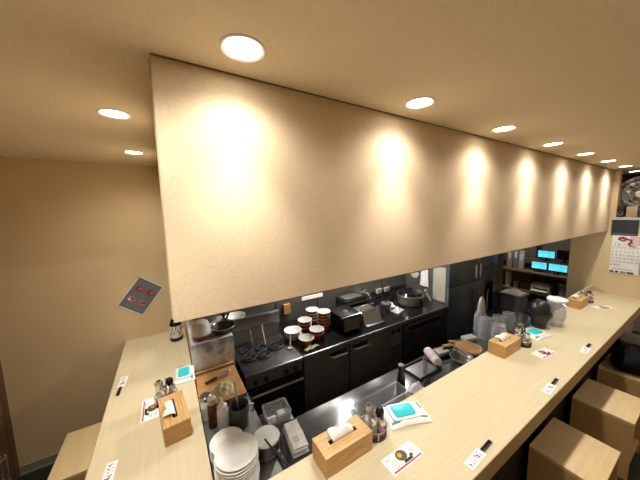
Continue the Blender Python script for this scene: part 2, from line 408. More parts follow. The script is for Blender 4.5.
def wipes(loc, rz, label, sc=1):
    t = thing('wipes_pack', label, 'wipes', loc, rz, 'packs of wet wipes')
    W, D, H = .245*sc, .145*sc, .020*sc
    def P(u, v_):
        x, y = (u*2-1), (v_*2-1)
        e = max(0, (1-abs(x)**3.2))**.6*max(0, (1-abs(y)**3.2))**.6
        return (x*W/2*(1-.03*abs(y)), y*D/2*(1-.05*math.cos(3*x)), .003+H*e)
    mb = MB(); mb.grid(P, 18, 14); mb.grid(lambda u, v_: P(u, v_)[:2]+(.001+.0005*math.sin(8*u),), 18, 14)
    mb.build('pouch', 'white_plastic', t)
    MB().prism(rrect(-.012*sc, .004*sc, .160*sc, .108*sc, .018*sc), H-.003, H+.006).build('lid_frame', 'white_plastic', t, bevel=.002)
    MB().prism(rrect(-.012*sc, .006*sc, .122*sc, .084*sc, .018*sc), H+.006, H+.010).build('lid', 'turquoise', t, bevel=.002)
    for (cx, cy, w_, h, a) in ((.085, -.047, .04, .010, 10), (-.085, -.05, .05, .012, 160), (.1, .03, .012, .05, 0)):
        def Q(u, v_, cx=cx, cy=cy, w_=w_, h=h):
            x, y = (cx+(u-.5)*w_)*sc, (cy+(v_-.5)*h)*sc
            p = P(min(1, max(0, x/W+.5)), min(1, max(0, y/D+.5))); return (p[0], p[1], p[2]+.0012)
        MB().grid(Q, 6, 4).build('print', 'teal_print', t)
wipes((1.022, .838, CT), R(-19), 'wide white wet wipes pack with turquoise lid next to the nearest menu card', .98)
wipes((2.655, .822, CT), R(-8), 'white wet wipes pack with turquoise lid leaning against the black jug', .95)
wipes((.040, 1.885, CT), R(86), 'white wet wipes pack with turquoise lid on the short counter', .82)

def menu_card(loc, rz, where):
    t = thing('menu_card', 'white menu card with noodle picture and red band ' + where, 'card', loc, rz, 'printed menu cards')
    W, D = .188, .082; z = .0012
    B(-W/2, W/2, -D/2, D/2, 0, z).build('card_sheet', 'paper', t, smooth=False)
    def flat(poly, name, mt, k): MB().prism(poly, z, z+.0002*k).build(name, mt, t, smooth=False)
    flat([(-W/2+.010, -D/2+.006), (W/2-.006, -D/2+.006), (W/2-.006, -D/2+.013), (-W/2+.010, -D/2+.013)], 'red_band', 'label_red', 1)
    circ = lambda cx, cy, r, n=24, sy=1: [(cx+r*math.cos(2*PI*i/n), cy+r*sy*math.sin(2*PI*i/n)) for i in range(n)]
    flat(circ(.004, -.006, .031, sy=.8), 'bowl_picture', 'white_ceramic', 1)
    flat([(-.012, -.026), (.040, -.026), (.045, -.014), (-.005, -.014)], 'bowl_shade_picture', 'ink_black', 2)
    flat(circ(.001, .010, .028, sy=.88), 'noodle_picture', 'food_brown', 3)
    flat(circ(.012, .000, .012), 'herb_picture', 'food_green', 4)
    flat(circ(-.006, .013, .011), 'egg_picture', 'egg_yolk', 5)
    flat([(.030, -.020), (.055, -.014), (.048, -.002), (.034, -.006)], 'herb_picture', 'food_green', 2)
    a = circ(-.052, -.008, .017, 24); b = circ(-.052, -.008, .0148, 24)
    MB().add([(x, y, z+.0003) for x, y in a+b], [(i, (i+1) % 24, 24+(i+1) % 24, 24+i) for i in range(24)]).build('round_stamp', 'ink_violet', t, smooth=False)
    for (x, y, w_) in ((-.058, -.006, .012), (-.055, -.012, .008)):
        flat([(x, y), (x+w_, y), (x+w_, y+.002), (x, y+.002)], 'lettering', 'ink_violet', 1)
    flat([(-.078, .020), (-.071, .020), (-.071, .026), (-.078, .026)], 'seal', 'label_red', 1)
    for (x, y, w_, c) in ((-.068, .022, .02, 'ink_grey'), (.045, .025, .03, 'ink_grey'), (.047, .016, .022, 'ink_violet'), (.05, .006, .030, 'label_red'), (.056, -.003, .02, 'teal_print'), (.05, .031, .018, 'ink_grey')):
        for q in range(int(w_/.0045)):
            flat([(x+q*.0045, y), (x+q*.0045+.003, y), (x+q*.0045+.003, y+.0032), (x+q*.0045, y+.0032)], 'lettering', c, 1)
    return t
menu_card((.823, .684, CT), R(0), 'before the wide wipes pack')
menu_card((2.356, .672, CT), R(-6), 'before the caddy near the black jug')
menu_card((3.955, .675, CT), R(-30), 'near the low wooden upstand')
menu_card((-.150, 1.642, CT), R(-90), 'on the short counter')

def place_tag(loc, rz, label, bar=True):
    t = thing('name_placard', label, 'placard', loc, rz, 'brush lettered counter placards')
    B(-.062, .062, -.021, .021, 0, .0025).build('card', 'paper', t, smooth=False)
    z = .0027
    rnd = random.Random(3)
    x = -.050
    for q in range(6):       # brush-written characters
        for k in range(4):
            p0 = (x+rnd.uniform(0, .011), rnd.uniform(-.011, .013)); p1 = (x+rnd.uniform(0, .014), rnd.uniform(-.013, .013))
            MB().tube([(p0[0], p0[1], z), ((p0[0]+p1[0])/2+.002, (p0[1]+p1[1])/2, z), (p1[0], p1[1], z)], [.0014, .0018, .0006], 5).build('brush_stroke', 'ink_black' if k % 2 == 0 else 'ink_violet', t)
        x += .0165
    MB().prism([(-.055, -.0185), (.055, -.0185), (.055, -.0175), (-.055, -.0175)], .0025, .0027).build('rule_line', 'label_red', t, smooth=False)
    if bar: B(.064, .148, -.009, .009, 0, .007).build('black_rest', 'black_gloss', t, bevel=.002)
    return t
place_tag((1.083, .508, CT), R(3), 'white brush-lettered placard with black rest, on the long counter before the first stool')
place_tag((1.905, .504, CT), R(3), 'white brush-lettered placard with black rest, on the counter behind the empty first stool')
place_tag((2.660, .519, CT), R(3), 'white brush-lettered placard with black rest, on the counter near the grey-rimmed unit')
place_tag((-.285, 1.298, CT), R(-94), 'white brush-lettered placard on the short counter, the one nearer its tissue box')
place_tag((-.315, 2.02, CT), R(-94), 'white brush-lettered placard with black rest, on the short counter near the back wall')

# bottle at the far end of the short counter
t = thing('sauce_bottle', 'large white labelled sauce bottle with black base at the short counter end', 'bottle', (.012, 2.47, CT))
MB().lathe([(0, 0), (.046, 0), (.048, .004), (.048, .03), (.046, .032)], 28).build('base', 'black_plastic', t)
MB().lathe([(.0455, .03), (.0455, .135)], 28).build('label_sleeve', 'paper', t)
MB().lathe([(.045, .03), (.045, .15), (.030, .19), (.018, .21), (.018, .235), (.021, .236), (.021, .262), (0, .264)], 28).build('bottle_body', 'black_gloss', t)
for k in range(7):
    a = R(-150+k*18); zz = .05+.07*((k*3) % 5)/5
    MB().tube([(.046*math.cos(a), .046*math.sin(a), zz), (.0465*math.cos(a+.2), .0465*math.sin(a+.2), zz+.03)], .0035, 5).build('brush_stroke', 'ink_black', t)

# clear water pitcher and black jug at the far half of the long counter
t = thing('water_pitcher', 'clear plastic water pitcher with white lid beside the black jug', 'pitcher', (3.02, .80, CT), R(-40))
MB().lathe([(0, .003), (.054, .003), (.056, .0), (.072, .235), (.069, .235), (.052, .008), (0, .008)], 32).build('jug_body', 'clear_plastic', t)
MB().lathe([(0, .010), (.051, .010), (.060, .13), (0, .13)], 28).build('water', 'clear_plastic', t)
MB().lathe([(0, .262), (.05, .260), (.074, .250), (.076, .236), (.073, .232), (.05, .245), (0, .247)], 32).build('lid', 'white_plastic', t)
MB().prism([(-.02, .06), (.02, .06), (.012, .098), (-.012, .098)], .236, .250).build('spout', 'white_plastic', t, bevel=.003)
MB().tube([(0, -.069, .225), (0, -.105, .215), (0, -.112, .17), (0, -.105, .10), (0, -.060, .06)], .008, 10).build('handle', 'white_plastic', t)
t = thing('black_jug', 'squat black jug with domed lid behind the wipes pack', 'jug', (2.85, .868, CT), R(55))
MB().lathe([(0, 0), (.045, 0), (.052, .008), (.060, .06), (.082, .105), (.090, .130), (.088, .142), (.070, .146)], 32).build('jug_body', 'black_plastic', t)
MB().lathe([(.074, .146), (.078, .15), (.076, .19), (.062, .228), (.035, .248), (0, .252)], 32).build('domed_lid', 'black_plastic', t)
MB().tube([(.083, 0, .13), (.115, 0, .12), (.118, 0, .08), (.085, 0, .05), (.058, 0, .04)], .008, 10).build('handle', 'black_plastic', t)
t = thing('round_canister', 'pale grey green round canister beside the black jug and wipes', 'canister', (2.775, .99, WT))
MB().lathe([(0, 0), (.03, 0), (.035, .01), (.043, .06), (.038, .09), (.02, .105), (0, .108)], 26).build('canister_body', 'pale_green', t)
MB().lathe([(.012, .106), (.012, .115), (0, .117)], 14).build('knob', 'pale_green', t)

# ------------------------------------------------------------------ poster, calendar, board
RZ = math.atan2(1.30-1.428, -.065+.234)
t = thing('wall_poster', 'grey poster of four meat dishes pinned askew on the back wall', 'poster', (-.228, YB-.004, 1.246))
mx = Matrix.Rotation(RZ, 4, Vector((0, -1, 0)))     # local x-z plane, facing -y
def pz(mb): mb.v = [tuple(Matrix.Rotation(RZ, 3, Vector((0,-1,0))) @ Vector(p)) for p in mb.v]; return mb
pz(B(-.106, .106, 0, .003, -.146, .146)).build('sheet', 'paper', t, smooth=False)
pz(B(-.100, .100, -.001, 0, -.136, .140)).build('print_ground', 'poster_grey', t, smooth=False)
def blob(cx, cz, r, seed, d=-.0016, squash=.8):
    rn = random.Random(seed); n = 16
    pts = [(cx+r*(1+rn.uniform(-.18, .18))*math.cos(2*PI*i/n), d, cz+squash*r*(1+rn.uniform(-.18, .18))*math.sin(2*PI*i/n)) for i in range(n)]
    mb = MB(); mb.add(pts+[(x, 0, z) for x, _, z in pts], [tuple(range(n))]+[(i, (i+1) % n, n+(i+1) % n, n+i) for i in range(n)]); return mb
for (cx, cz, a, s) in ((-.045, .052, 'meat_red', 1), (.050, .052, 'meat_red', 2), (-.048, -.050, 'meat_pink', 3), (.045, -.045, 'meat_pink', 4)):
    pz(blob(cx, cz, .031, s)).build('dish_picture', a, t, smooth=False)
    pz(blob(cx+.008, cz+.004, .011, s+9, -.002)).build('dish_picture', 'ink_black' if s > 2 else 'meat_pink', t, smooth=False)
    pz(blob(cx-.012, cz-.008, .010, s+19, -.002)).build('dish_picture', 'paper' if s == 3 else 'meat_red', t, smooth=False)
for (cz, w_) in ((.115, .10), (.004, .06), (-.092, .06), (-.115, .09)):
    for q in range(int(w_/.008)):
        pz(B(-w_/2+q*.008, -w_/2+q*.008+.005, -.0014, -.001, cz, cz+.004)).build('lettering', 'ink_grey', t, smooth=False)
MB().lathe([(0, -.003), (.005, -.002), (.005, .002), (0, .004)], 12).build('pin', 'brick_red', t, mtx=Matrix.Translation((-.006, -.004, .178)))

t = thing('wall_calendar', 'wall calendar with red snake drawing and date grid beside the soffit end', 'calendar', (XR-.004, 0, 0))
B(-.003, .003, .552, .780, 1.145, 1.60).build('date_sheet', 'paper', t, smooth=False)
B(-.005, .003, .590, .797, 1.600, 1.785).build('top_panel', 'slate_print', t, smooth=False)
B(-.008, .003, .590, .798, 1.785, 1.800).build('hanger_strip', 'grey_rim', t, smooth=False)
B(-.004, -.003, .556, .640, 1.49, 1.595).build('pink_wash_print', 'pink_wash', t, smooth=False)
sn = [(.735, 1.545), (.720, 1.575), (.690, 1.580), (.668, 1.565), (.678, 1.543), (.705, 1.540), (.725, 1.556), (.690, 1.566), (.655, 1.560), (.630, 1.548), (.628, 1.525), (.648, 1.505), (.640, 1.487), (.615, 1.478), (.585, 1.472)]
MB().tube([(-.004, y, z) for y, z in sn], [.004, .008, .009, .009, .008, .008, .007, .008, .009, .010, .010, .009, .008, .005, .002], 6).build('snake_drawing', 'snake_red', t)
def text(s_, name, mt, size, parent, y, z, align='CENTER'):
    cu = bpy.data.curves.new('font', 'FONT'); cu.body = s_; cu.size = size; cu.align_x = align; cu.resolution_u = 2
    o = bpy.data.objects.new('font', cu); me = bpy.data.meshes.new_from_object(o); bpy.data.objects.remove(o)
    M_ = Matrix(((0, 0, -1), (-1, 0, 0), (0, 1, 0))).to_4x4(); M_.translation = (-.0042, y, z)
    me.transform(M_); me.name = name; me.materials.append(MATS[mt])
    q = bpy.data.objects.new(name, me); COL.objects.link(q); q.parent = parent; return q
text('12', 'lettering', 'ink_grey', .05, t, .735, 1.475)
text('December', 'lettering', 'ink_grey', .016, t, .685, 1.485)
for i, c in enumerate('SMTWTFS'): text(c, 'lettering', 'ink_grey', .016, t, .764-.0315*i, 1.435)
B(-.0042, -.003, .56, .772, 1.455, 1.458).build('rule_line', 'ink_grey', t, smooth=False)
for dday in range(1, 32):
    c, r_ = (dday-1) % 7, (dday-1)//7
    text(str(dday), 'lettering', 'snake_red' if c == 0 else 'ink_black', .026, t, .764-.0315*c, 1.395-.040*r_)
for i in range(22): B(-.0042, -.003, .752-i*.0072-.005, .752-i*.0072, 1.190, 1.198).build('lettering', 'ink_grey', t, smooth=False)
for (y0, y1, c) in ((.740, .775, 'snake_red'), (.705, .728, 'ink_black'), (.64, .69, 'blue_grey_plastic'), (.585, .635, 'slate_print')):
    B(-.0045, -.003, y0, y1, 1.149, 1.170).build('footer_print', c, t, smooth=False)
for i in range(14): B(-.0062, -.005, .78-i*.0125-.008, .78-i*.0125, 1.612, 1.620).build('lettering', 'ink_grey', t, smooth=False)
t = thing('notice_board', 'dark grey notice board hung on the wall beside the calendar', 'board', (XR-.012, 0, 0))
B(0, .012, .20, .540, 1.16, 1.74).build('board_face', 'slate_print', t)
for a in ((-.006, .012, .20, .215, 1.16, 1.74), (-.006, .012, .525, .540, 1.16, 1.74), (-.006, .012, .215, .525, 1.16, 1.175), (-.006, .012, .215, .525, 1.725, 1.74)):
    B(*a).build('frame_bar', 'grey_plastic', t)

# ------------------------------------------------------------------ ledge things: fan, speaker, box
t = thing('electric_fan', 'chrome caged electric fan on the ledge above the calendar', 'fan', (4.86, .625, 1.815))
MB().lathe([(0, 0), (.085, 0), (.085, .012), (.03, .022), (0, .022)], 24).build('base', 'grey_plastic', t)
MB().tube([(.02, 0, .02), (.02, 0, .20)], .014, 10).build('stem', 'grey_plastic', t)
MBx = Matrix.Translation((0, 0, .27)) @ Matrix.Rotation(R(-90), 4, 'Y') @ Matrix.Identity(4)
MB().lathe([(0, -.09), (.045, -.085), (.055, -.04), (.05, -.01), (0, -.01)], 20).build('motor', 'grey_plastic', t, mtx=MBx)
for k, (rr, zz) in enumerate(((.205, .0), (.185, .045), (.14, .062), (.09, .068), (.185, -.045), (.14, -.06))):
    MB().tube(ring(rr, zz, 36), .006 if k == 0 else .0022, 6, True).build('cage_ring', 'chrome', t, mtx=MBx)
for k in range(28):
    a = 2*PI*k/28; c, s = math.cos(a), math.sin(a)
    MB().tube([(.035*c, .035*s, .07), (.14*c, .14*s, .062), (.185*c, .185*s, .045), (.205*c, .205*s, 0), (.185*c, .185*s, -.045), (.14*c, .14*s, -.06), (.05*c, .05*s, -.06)], .0019, 4).build('cage_wire', 'chrome', t, mtx=MBx)
MB().lathe([(0, .074), (.038, .072), (.04, .064), (0, .064)], 20).build('badge', 'chrome', t, mtx=MBx)
for k in range(4):
    a0 = 2*PI*k/4
    MB().grid(lambda u, v_: ((.03+.135*u)*math.cos(a0+(v_-.5)*1.1*(.5+u)), (.03+.135*u)*math.sin(a0+(v_-.5)*1.1*(.5+u)), .03*(v_-.5)), 6, 6).build('blade', 'smoke_plastic', t, mtx=MBx, solid=.002)
t = thing('loudspeaker', 'small black loudspeaker on the ledge under the fan', 'speaker', (4.73, .75, 1.815))
B(-.05, .05, -.03, .03, 0, .135).build('cabinet', 'black_plastic', t, bevel=.004)
MB().lathe([(.022, 0), (.024, -.004), (.018, 0), (.006, .004), (0, .002)], 18).build('cone', 'ink_grey', t, mtx=Matrix.Translation((-.051, 0, .045)) @ Matrix.Rotation(R(90), 4, 'Y'))
t = thing('carton', 'small beige carton on the ledge beside the loudspeaker', 'box', (4.72, .66, 1.815))
B(-.045, .045, -.042, .042, 0, .125).build('carton_body', 'beige_box', t, bevel=.002)
B(-.046, .046, -.006, .006, .125, .1258).build('tape', 'cream_paint', t)

# ------------------------------------------------------------------ kitchen: inner worktops
t = thing('steel_worktop', 'grey stainless steel worktop behind the long counter', 'worktop', (0, 0, 0))
B(.385, 3.35, .66, 1.235, WT-.035, WT).build('top', 'steel_worn', t, bevel=.003)
B(.385, 3.35, .68, 1.20, .10, WT-.035).build('cabinet_body', 'steel_dark', t)
B(.385, 3.35, .72, 1.15, 0, .10).build('plinth', 'black_panel', t)
for i in range(4):
    B(.42+i*.735, .42+i*.735+.70, 1.20, 1.212, .14, WT-.06).build('door', 'steel_dark', t, bevel=.002)
t = thing('steel_worktop', 'dark stainless worktop behind the short counter', 'worktop', (0, 0, 0))
B(-.20, .380, .66, 2.66, WT-.035, WT).build('top', 'steel_dark', t, bevel=.003)
B(-.20, .345, .68, 2.66, 0, WT-.035).build('cabinet_body', 'black_panel', t)

# ------------------------------------------------------------------ kitchen: back run
t = thing('gas_range', 'black steel gas range with burners and oven under the soffit', 'range', (0, 0, 0))
B(.405, .868, KY+.02, KYB-.01, .08, KT-.01).build('body', 'iron', t)
B(.405, .868, KY, KYB-.01, KT-.01, KT).build('cooktop', 'iron', t, bevel=.002)
B(.405, .868, KY-.012, KY, KT-.03, KT+.002).build('front_rail', 'steel', t, bevel=.004)
B(.41, .863, KY+.002, KY+.02, .685, KT-.032).build('control_panel', 'steel_dark', t, bevel=.002)
for x in (.48, .56, .72, .80):
    MB().lathe([(0, .028), (.014, .026), (.018, .004), (.018, 0)], 16).build('knob', 'black_plastic', t, mtx=Matrix.Translation((x, KY+.002, .725)) @ Matrix.Rotation(R(90), 4, 'X'))
od = B(.41, .863, KY-.004, KY+.02, .12, .675).build('oven_door', 'black_gloss', t, bevel=.003)
MB().tube([(.43, KY-.004, .645), (.43, KY-.045, .645), (.845, KY-.045, .645), (.845, KY-.004, .645)], .010, 10).build('oven_handle', 'steel', od)
B(.41, .863, KY-.006, KY-.002, .60, .612).build('door_seam', 'iron', od)
for (x, y, r_) in ((.495, 1.935, .052), (.610, 1.912, .050), (.628, 2.025, .044), (.742, 1.990, .058), (.505, 2.065, .048)):
    g = MB().tube(ring(r_, KT+.012, 26, (x, y)), .007, 8, True).build('burner_ring', 'iron', t)
    MB().lathe([(0, .014), (r_*.45, .013), (r_*.5, .002), (r_*.5, 0)], 18, (x, y, KT)).build('burner_cap', 'iron', g)
    for q in range(4):
        a = PI/4+q*PI/2
        MB().tube([(x+r_*.4*math.cos(a), y+r_*.4*math.sin(a), KT+.016), (x+r_*1.15*math.cos(a), y+r_*1.15*math.sin(a), KT+.016)], .004, 6).build('pan_support', 'iron', g)
t = thing('splash_guard', 'upright stainless splash guard behind the burners', 'guard', (0, 0, 0))
B(.43, .86, 2.20, 2.212, KT, 1.03).build('guard_plate', 'guard_steel', t)
B(.425, .865, 2.185, 2.215, 1.03, 1.042).build('folded_edge', 'steel', t, bevel=.003)
B(.43, .86, 2.196, 2.200, .93, .936).build('seam', 'steel', t)
single(MB().lathe([(0, 0), (.04, 0), (.085, .045), (.088, .05), (.083, .05), (.038, .006), (0, .006)], 28), 'dish', 'white_ceramic', 'shallow white dish standing on a bracket above the range corner', 'dish', (.475, 2.27, 1.0))
single(MB().box(.40, .56, 2.22, 2.40, .985, 1.0), 'wall_bracket', 'steel_dark', 'dark steel bracket shelf under the white dish', 'bracket')
single(MB().tube([(.565, 2.08, .83), (.575, 2.185, .93)], .006, 8), 'wooden_spoon_handle', 'crate_brown', 'brown wooden handle leaning on the splash guard over the rear burner', 'handle')
single(MB().tube([(.66, 2.02, .83), (.685, 2.185, .935)], .006, 8), 'wooden_spoon_handle', 'tray_wood', 'pale wooden handle leaning on the splash guard above the middle burner', 'handle')

# storage unit with marbled front, chopping board in front of it
t = thing('storage_bin', 'box unit with marbled white and blue front behind the chopping board', 'bin', (0, 0, 0))
B(.095, .385, 1.962, 2.50, WT, 1.02).build('body', 'grey_ceramic', t, bevel=.003)
B(.092, .388, 1.955, 1.962, WT+.002, 1.022).build('front_sheet', 'marbled_sheet', t)
t = thing('chopping_board', 'orange brown wooden chopping board with raised back edge', 'board', (0, 0, 0))
B(.098, .372, 1.56, 1.945, WT, WT+.028).build('board', 'board_wood', t, bevel=.003)
B(.098, .372, 1.915, 1.945, WT+.028, WT+.045).build('back_rail', 'board_wood', t, bevel=.002)
t = thing('whisk', 'wire whisk lying on the chopping board', 'whisk', (.235, 1.80, WT+.046), R(20))
MB().tube([(-.09, 0, 0), (-.01, 0, 0)], .008, 10).build('grip', 'black_plastic', t)
for k in range(6):
    a = PI*k/6
    pts = []
    for i in range(13):
        u = i/12*2*PI-PI
        x = .045+.055*math.cos(u) if False else .05-.055*math.cos(u/1.0) ; rr = .024*math.sin(u)
        pts.append((x, rr*math.cos(a), rr*math.sin(a)*.5))
    MB().tube(pts, .0019, 5).build('wire', 'chrome', t)
single(MB().grid(lambda u, v_: (.13*(u-.5), .16*(v_-.5), .003+.022*max(0, 1-((u-.5)**2+(v_-.5)**2)*4)*(1+.4*math.sin(17*u+3)*math.sin(13*v_))), 18, 18), 'noodle_heap', 'noodle', 'flat heap of pale crumbs on the chopping board', 'food', (.255, 1.665, WT+.028), .2, solid=.002)
# bowls and pan on top of the storage unit
t = thing('covered_bowl', 'red brown bowl under an upturned pale bowl on the marbled unit', 'bowl', (.172, 2.045, 1.021))
MB().lathe([(0, 0), (.04, 0), (.062, .02), (.068, .04), (.064, .041), (.05, .02), (0, .01)], 26).build('lower_bowl', 'brick_red', t)
MB().lathe([(.069, .041), (.068, .046), (.064, .10), (.05, .13), (.03, .14), (0, .142)], 26).build('upper_bowl', 'grey_ceramic', t)
t = thing('frying_pan', 'black frying pan with grey rim on the marbled unit', 'pan', (.335, 2.068, 1.021), R(65))
MB().lathe([(0, 0), (.07, 0), (.088, .045), (.092, .048), (.086, .05), (.066, .008), (0, .006)], 30).build('pan_body', 'black_plastic', t)
MB().tube(ring(.090, .049, 30), .004, 6, True).build('rim', 'steel', t)
MB().tube([(.085, 0, .045), (.18, 0, .075), (.22, 0, .08)], .010, 8).build('pan_handle', 'black_plastic', t)
t = thing('stock_pot', 'dark pot with lid standing behind the black frying pan', 'pot', (.25, 2.38, 1.021))
MB().lathe([(0, 0), (.085, 0), (.088, .006), (.088, .10), (.09, .104)], 28).build('pot_body', 'steel_dark', t)
MB().lathe([(.092, .103), (.09, .11), (.04, .122), (.012, .126), (.012, .14), (0, .142)], 28).build('lid', 'steel_dark', t)

# refrigerated base cabinets with worktop
t = thing('base_cabinet_run', 'dark steel refrigerated base cabinet with doors beside the range', 'cabinet', (0, 0, 0))
B(.872, 2.855, KY+.005, KYB-.01, KT-.035, KT).build('worktop', 'black_gloss', t)
B(.872, 2.855, KY-.010, KY+.005, KT-.035, KT+.001).build('front_rail', 'steel', t, bevel=.004)
B(.872, 2.855, KY+.03, KYB-.01, .08, KT-.035).build('body', 'iron', t)
for k, (x0, x1, hx0, hx1) in enumerate(((.882, 1.345, 1.13, 1.32), (1.357, 1.85, 1.38, 1.57))):
    dd = B(x0, x1, KY+.005, KY+.03, .12, KT-.042).build('door', 'steel_dark', t, bevel=.004)
    B(hx0, hx1, KY-.001, KY+.006, .695, .735).build('handle_recess', 'black_gloss', dd)
    MB().tube([(hx0+.01, KY+.005, .705), (hx0+.02, KY-.022, .700), (hx1-.02, KY-.022, .700), (hx1-.01, KY+.005, .705)], .011, 8).build('handle', 'chrome', dd)
cp = B(1.862, 2.045, KY+.008, KY+.03, .12, KT-.042).build('control_panel', 'steel_dark', t, bevel=.003)
B(1.89, 1.945, KY+.004, KY+.009, .69, .735).build('display', 'screen_off', cp)
B(1.965, 2.02, KY+.004, KY+.009, .69, .735).build('display', 'screen_off', cp)
for i in range(5): B(1.885, 2.02, KY+.004, KY+.009, .40+i*.035, .415+i*.035).build('vent_slat', 'black_panel', cp)
dd = B(2.057, 2.85, KY+.005, KY+.03, .12, KT-.042).build('drawer', 'iron', t, bevel=.004)
B(2.15, 2.70, KY+.0005, KY+.006, .66, .72).build('grip_slot', 'black_gloss', dd)
MB().tube([(2.14, KY-.004, .725), (2.71, KY-.004, .725)], .006, 8).build('grip_rail', 'steel_dark', dd)
MB().lathe([(0, .012), (.02, .01), (.022, 0)], 14).build('lock_knob', 'steel', dd, mtx=Matrix.Translation((2.105, KY+.005, .70)) @ Matrix.Rotation(R(90), 4, 'X'))

# bowls on the back worktop
def bowl_mesh(name, out, inn, r=.068, h=.062):
    t = thing(name, '', 'bowl', (0, 0, 0), 0, 'bowls stacked on the back worktop')
    MB().lathe([(0, 0), (r*.48, 0), (r*.48, .006), (r*.8, h*.45), (r, h), (r*.985, h+.001)], 26).build('outside', out, t)
    MB().lathe([(r*.985, h+.001), (r*.93, h-.002), (r*.70, h*.5), (r*.3, .014), (0, .012)], 26).build('inside', inn, t)
    MB().tube(ring(r*.985, h, 26), .0022, 5, True).build('rim', inn, t)
    return t
b0 = bowl_mesh('noodle_bowl', 'red_lacquer', 'bowl_white')
b0['label'] = 'single bright red bowl with white inside near the green cloth'
b0.location = (.985, 1.885, KT)
def stack(x, y, n, label, dz=.030):
    for k in range(n): dup(b0, (x, y, KT+k*dz), .3*k, ('topmost ' if k == n-1 else 'covered ')+label)
stack(1.115, 1.925, 2, 'red and white bowl in the short stack beside the bright red bowl', .028)
stack(1.085, 2.100, 3, 'red and white bowl in the stack between the grey bowls and tall stack')
stack(1.265, 2.040, 5, 'red and white bowl in the tall stack beside the steel box machine', .031)
stack(1.235, 2.215, 4, 'red and white bowl in the stack against the kitchen wall')
b1 = bowl_mesh('serving_bowl', 'grey_ceramic', 'white_ceramic', .080, .058); b1['label'] = 'wide pale grey bowl with a wooden spoon beside the red bowl, topmost of its pair'
b1.location = (.925, 2.035, KT+.03)
dup(b1, (.925, 2.035, KT), 0, 'wide pale grey bowl beside the red bowl, under its twin')
t = thing('ladle', 'pale wooden ladle leaning on the wide grey bowl', 'ladle', (0, 0, 0))
MB().tube([(.835, 1.905, KT+.008), (.870, 1.965, KT+.098)], .006, 8).build('ladle_handle', 'cream_paint', t)
MB().lathe([(0, 0), (.015, .003), (.02, .012), (.016, .012), (0, .006)], 16, (.829, 1.893, KT)).build('ladle_cup', 'cream_paint', t)
single(MB().grid(lambda u, v_: (.125*(u-.5), .045*(v_-.5)+.01*math.sin(4*u), .012+.008*math.sin(9*u)*math.sin(4*v_+1)+.004*math.sin(15*v_)), 14, 8), 'folded_cloth', 'green_cloth', 'folded yellow green cloth at the worktop edge by the red bowl', 'cloth', (.985, 1.795, KT), R(14), solid=.008)
single(MB().box(1.21, 1.475, KYB-.006, KYB, .992, 1.034), 'wall_label', 'paper', 'blank pale strip stuck on the dark kitchen wall above the bowls', 'label strip')
single(MB().box(.985, 1.06, KYB-.035, KYB, .90, 1.0), 'switch_box', 'board_wood', 'small ochre box on the kitchen wall behind the bowls', 'box')

# box machine and steel appliances
t = thing('box_steamer', 'dark chrome box machine with bright top edge on the back worktop', 'appliance', (1.335, 1.83, KT), R(0))
B(0, .225, 0, .24, .012, .165).build('housing', 'black_gloss', t, bevel=.006)
B(-.004, .229, -.004, .244, .165, .178).build('top_plate', 'black_gloss', t, bevel=.004)
MB().tube([(-.004, -.006, .171), (.229, -.006, .171)], .006, 8).build('front_edge', 'steel', t)
MB().lathe([(0, .012), (.022, .010), (.026, 0)], 16, (.11, .10, .178)).build('lid_knob', 'steel', t)
for x in (.02, .205):
    for y in (.02, .22): MB().lathe([(.012, 0), (.012, .013)], 10, (x, y, 0)).build('foot', 'black_plastic', t)
B(.02, .205, -.006, 0, .03, .15).build('door_glass', 'steel_dark', t)
t = thing('slicer_tray', 'stainless tray stand with tilted face beside the box machine', 'appliance', (1.64, 1.86, KT), R(0))
MB().add([(0,0,.0),(.23,0,.0),(.23,.02,.0),(0,.02,.0),(0,.05,.135),(.23,.05,.135),(.23,.07,.135),(0,.07,.135)], [(0,3,2,1),(4,5,6,7),(0,1,5,4),(1,2,6,5),(2,3,7,6),(3,0,4,7)]).build('tilted_face', 'steel', t)
B(-.005, .235, -.045, .0, 0, .016).build('drip_ledge', 'steel', t, bevel=.004)
B(.01, .22, .07, .22, 0, .12).build('housing', 'steel_dark', t, bevel=.004)
MB().tube([(.03, .10, .12), (.03, .10, .165), (.2, .10, .165), (.2, .10, .12)], .006, 8).build('carry_bar', 'steel_dark', t)
t = thing('steel_canister', 'round steel canister with lid beside the white cloths', 'canister', (2.075, 2.00, KT))
MB().lathe([(0, 0), (.055, 0), (.057, .004), (.057, .10), (.055, .102)], 26).build('can_body', 'steel', t)
MB().lathe([(.059, .098), (.059, .108), (.03, .113), (.01, .115), (.01, .13), (0, .132)], 26).build('lid', 'steel_dark', t)
for i, (x, y, a, lb) in enumerate(((2.21, 1.955, .3, 'crumpled white cloth at the worktop edge beside the steel canister'), (2.27, 2.12, 1.1, 'crumpled grey white cloth lying behind the other white cloth'))):
    single(MB().grid(lambda u, v_: (.15*(u-.5), .10*(v_-.5), .004+.035*math.sin(PI*u)*math.sin(PI*v_)*(1+.5*math.sin(11*u+i)*math.cos(9*v_))), 16, 12), 'crumpled_cloth', 'cloth_white', lb, 'cloth', (x, y, KT), a, solid=.003)
t = thing('rice_cooker', 'rounded steel rice cooker with dark domed lid before the pale fridge side', 'rice cooker', (2.52, 2.03, KT))
MB().lathe([(0, 0), (.13, 0), (.145, .01), (.155, .10), (.15, .115)], 32).build('cooker_body', 'steel_dark', t)
MB().tube(ring(.152, .118, 32), .008, 8, True).build('rim', 'steel', t)
MB().lathe([(.15, .118), (.13, .155), (.07, .18), (.02, .186), (.02, .20), (0, .202)], 32).build('lid', 'black_gloss', t)
B(-.03, .03, -.165, -.14, .03, .08).build('switch_panel', 'black_plastic', t, bevel=.004)
t = thing('rice_scoop', 'white rice scoop leaning against the rice cooker', 'scoop', (2.745, 1.945, KT))
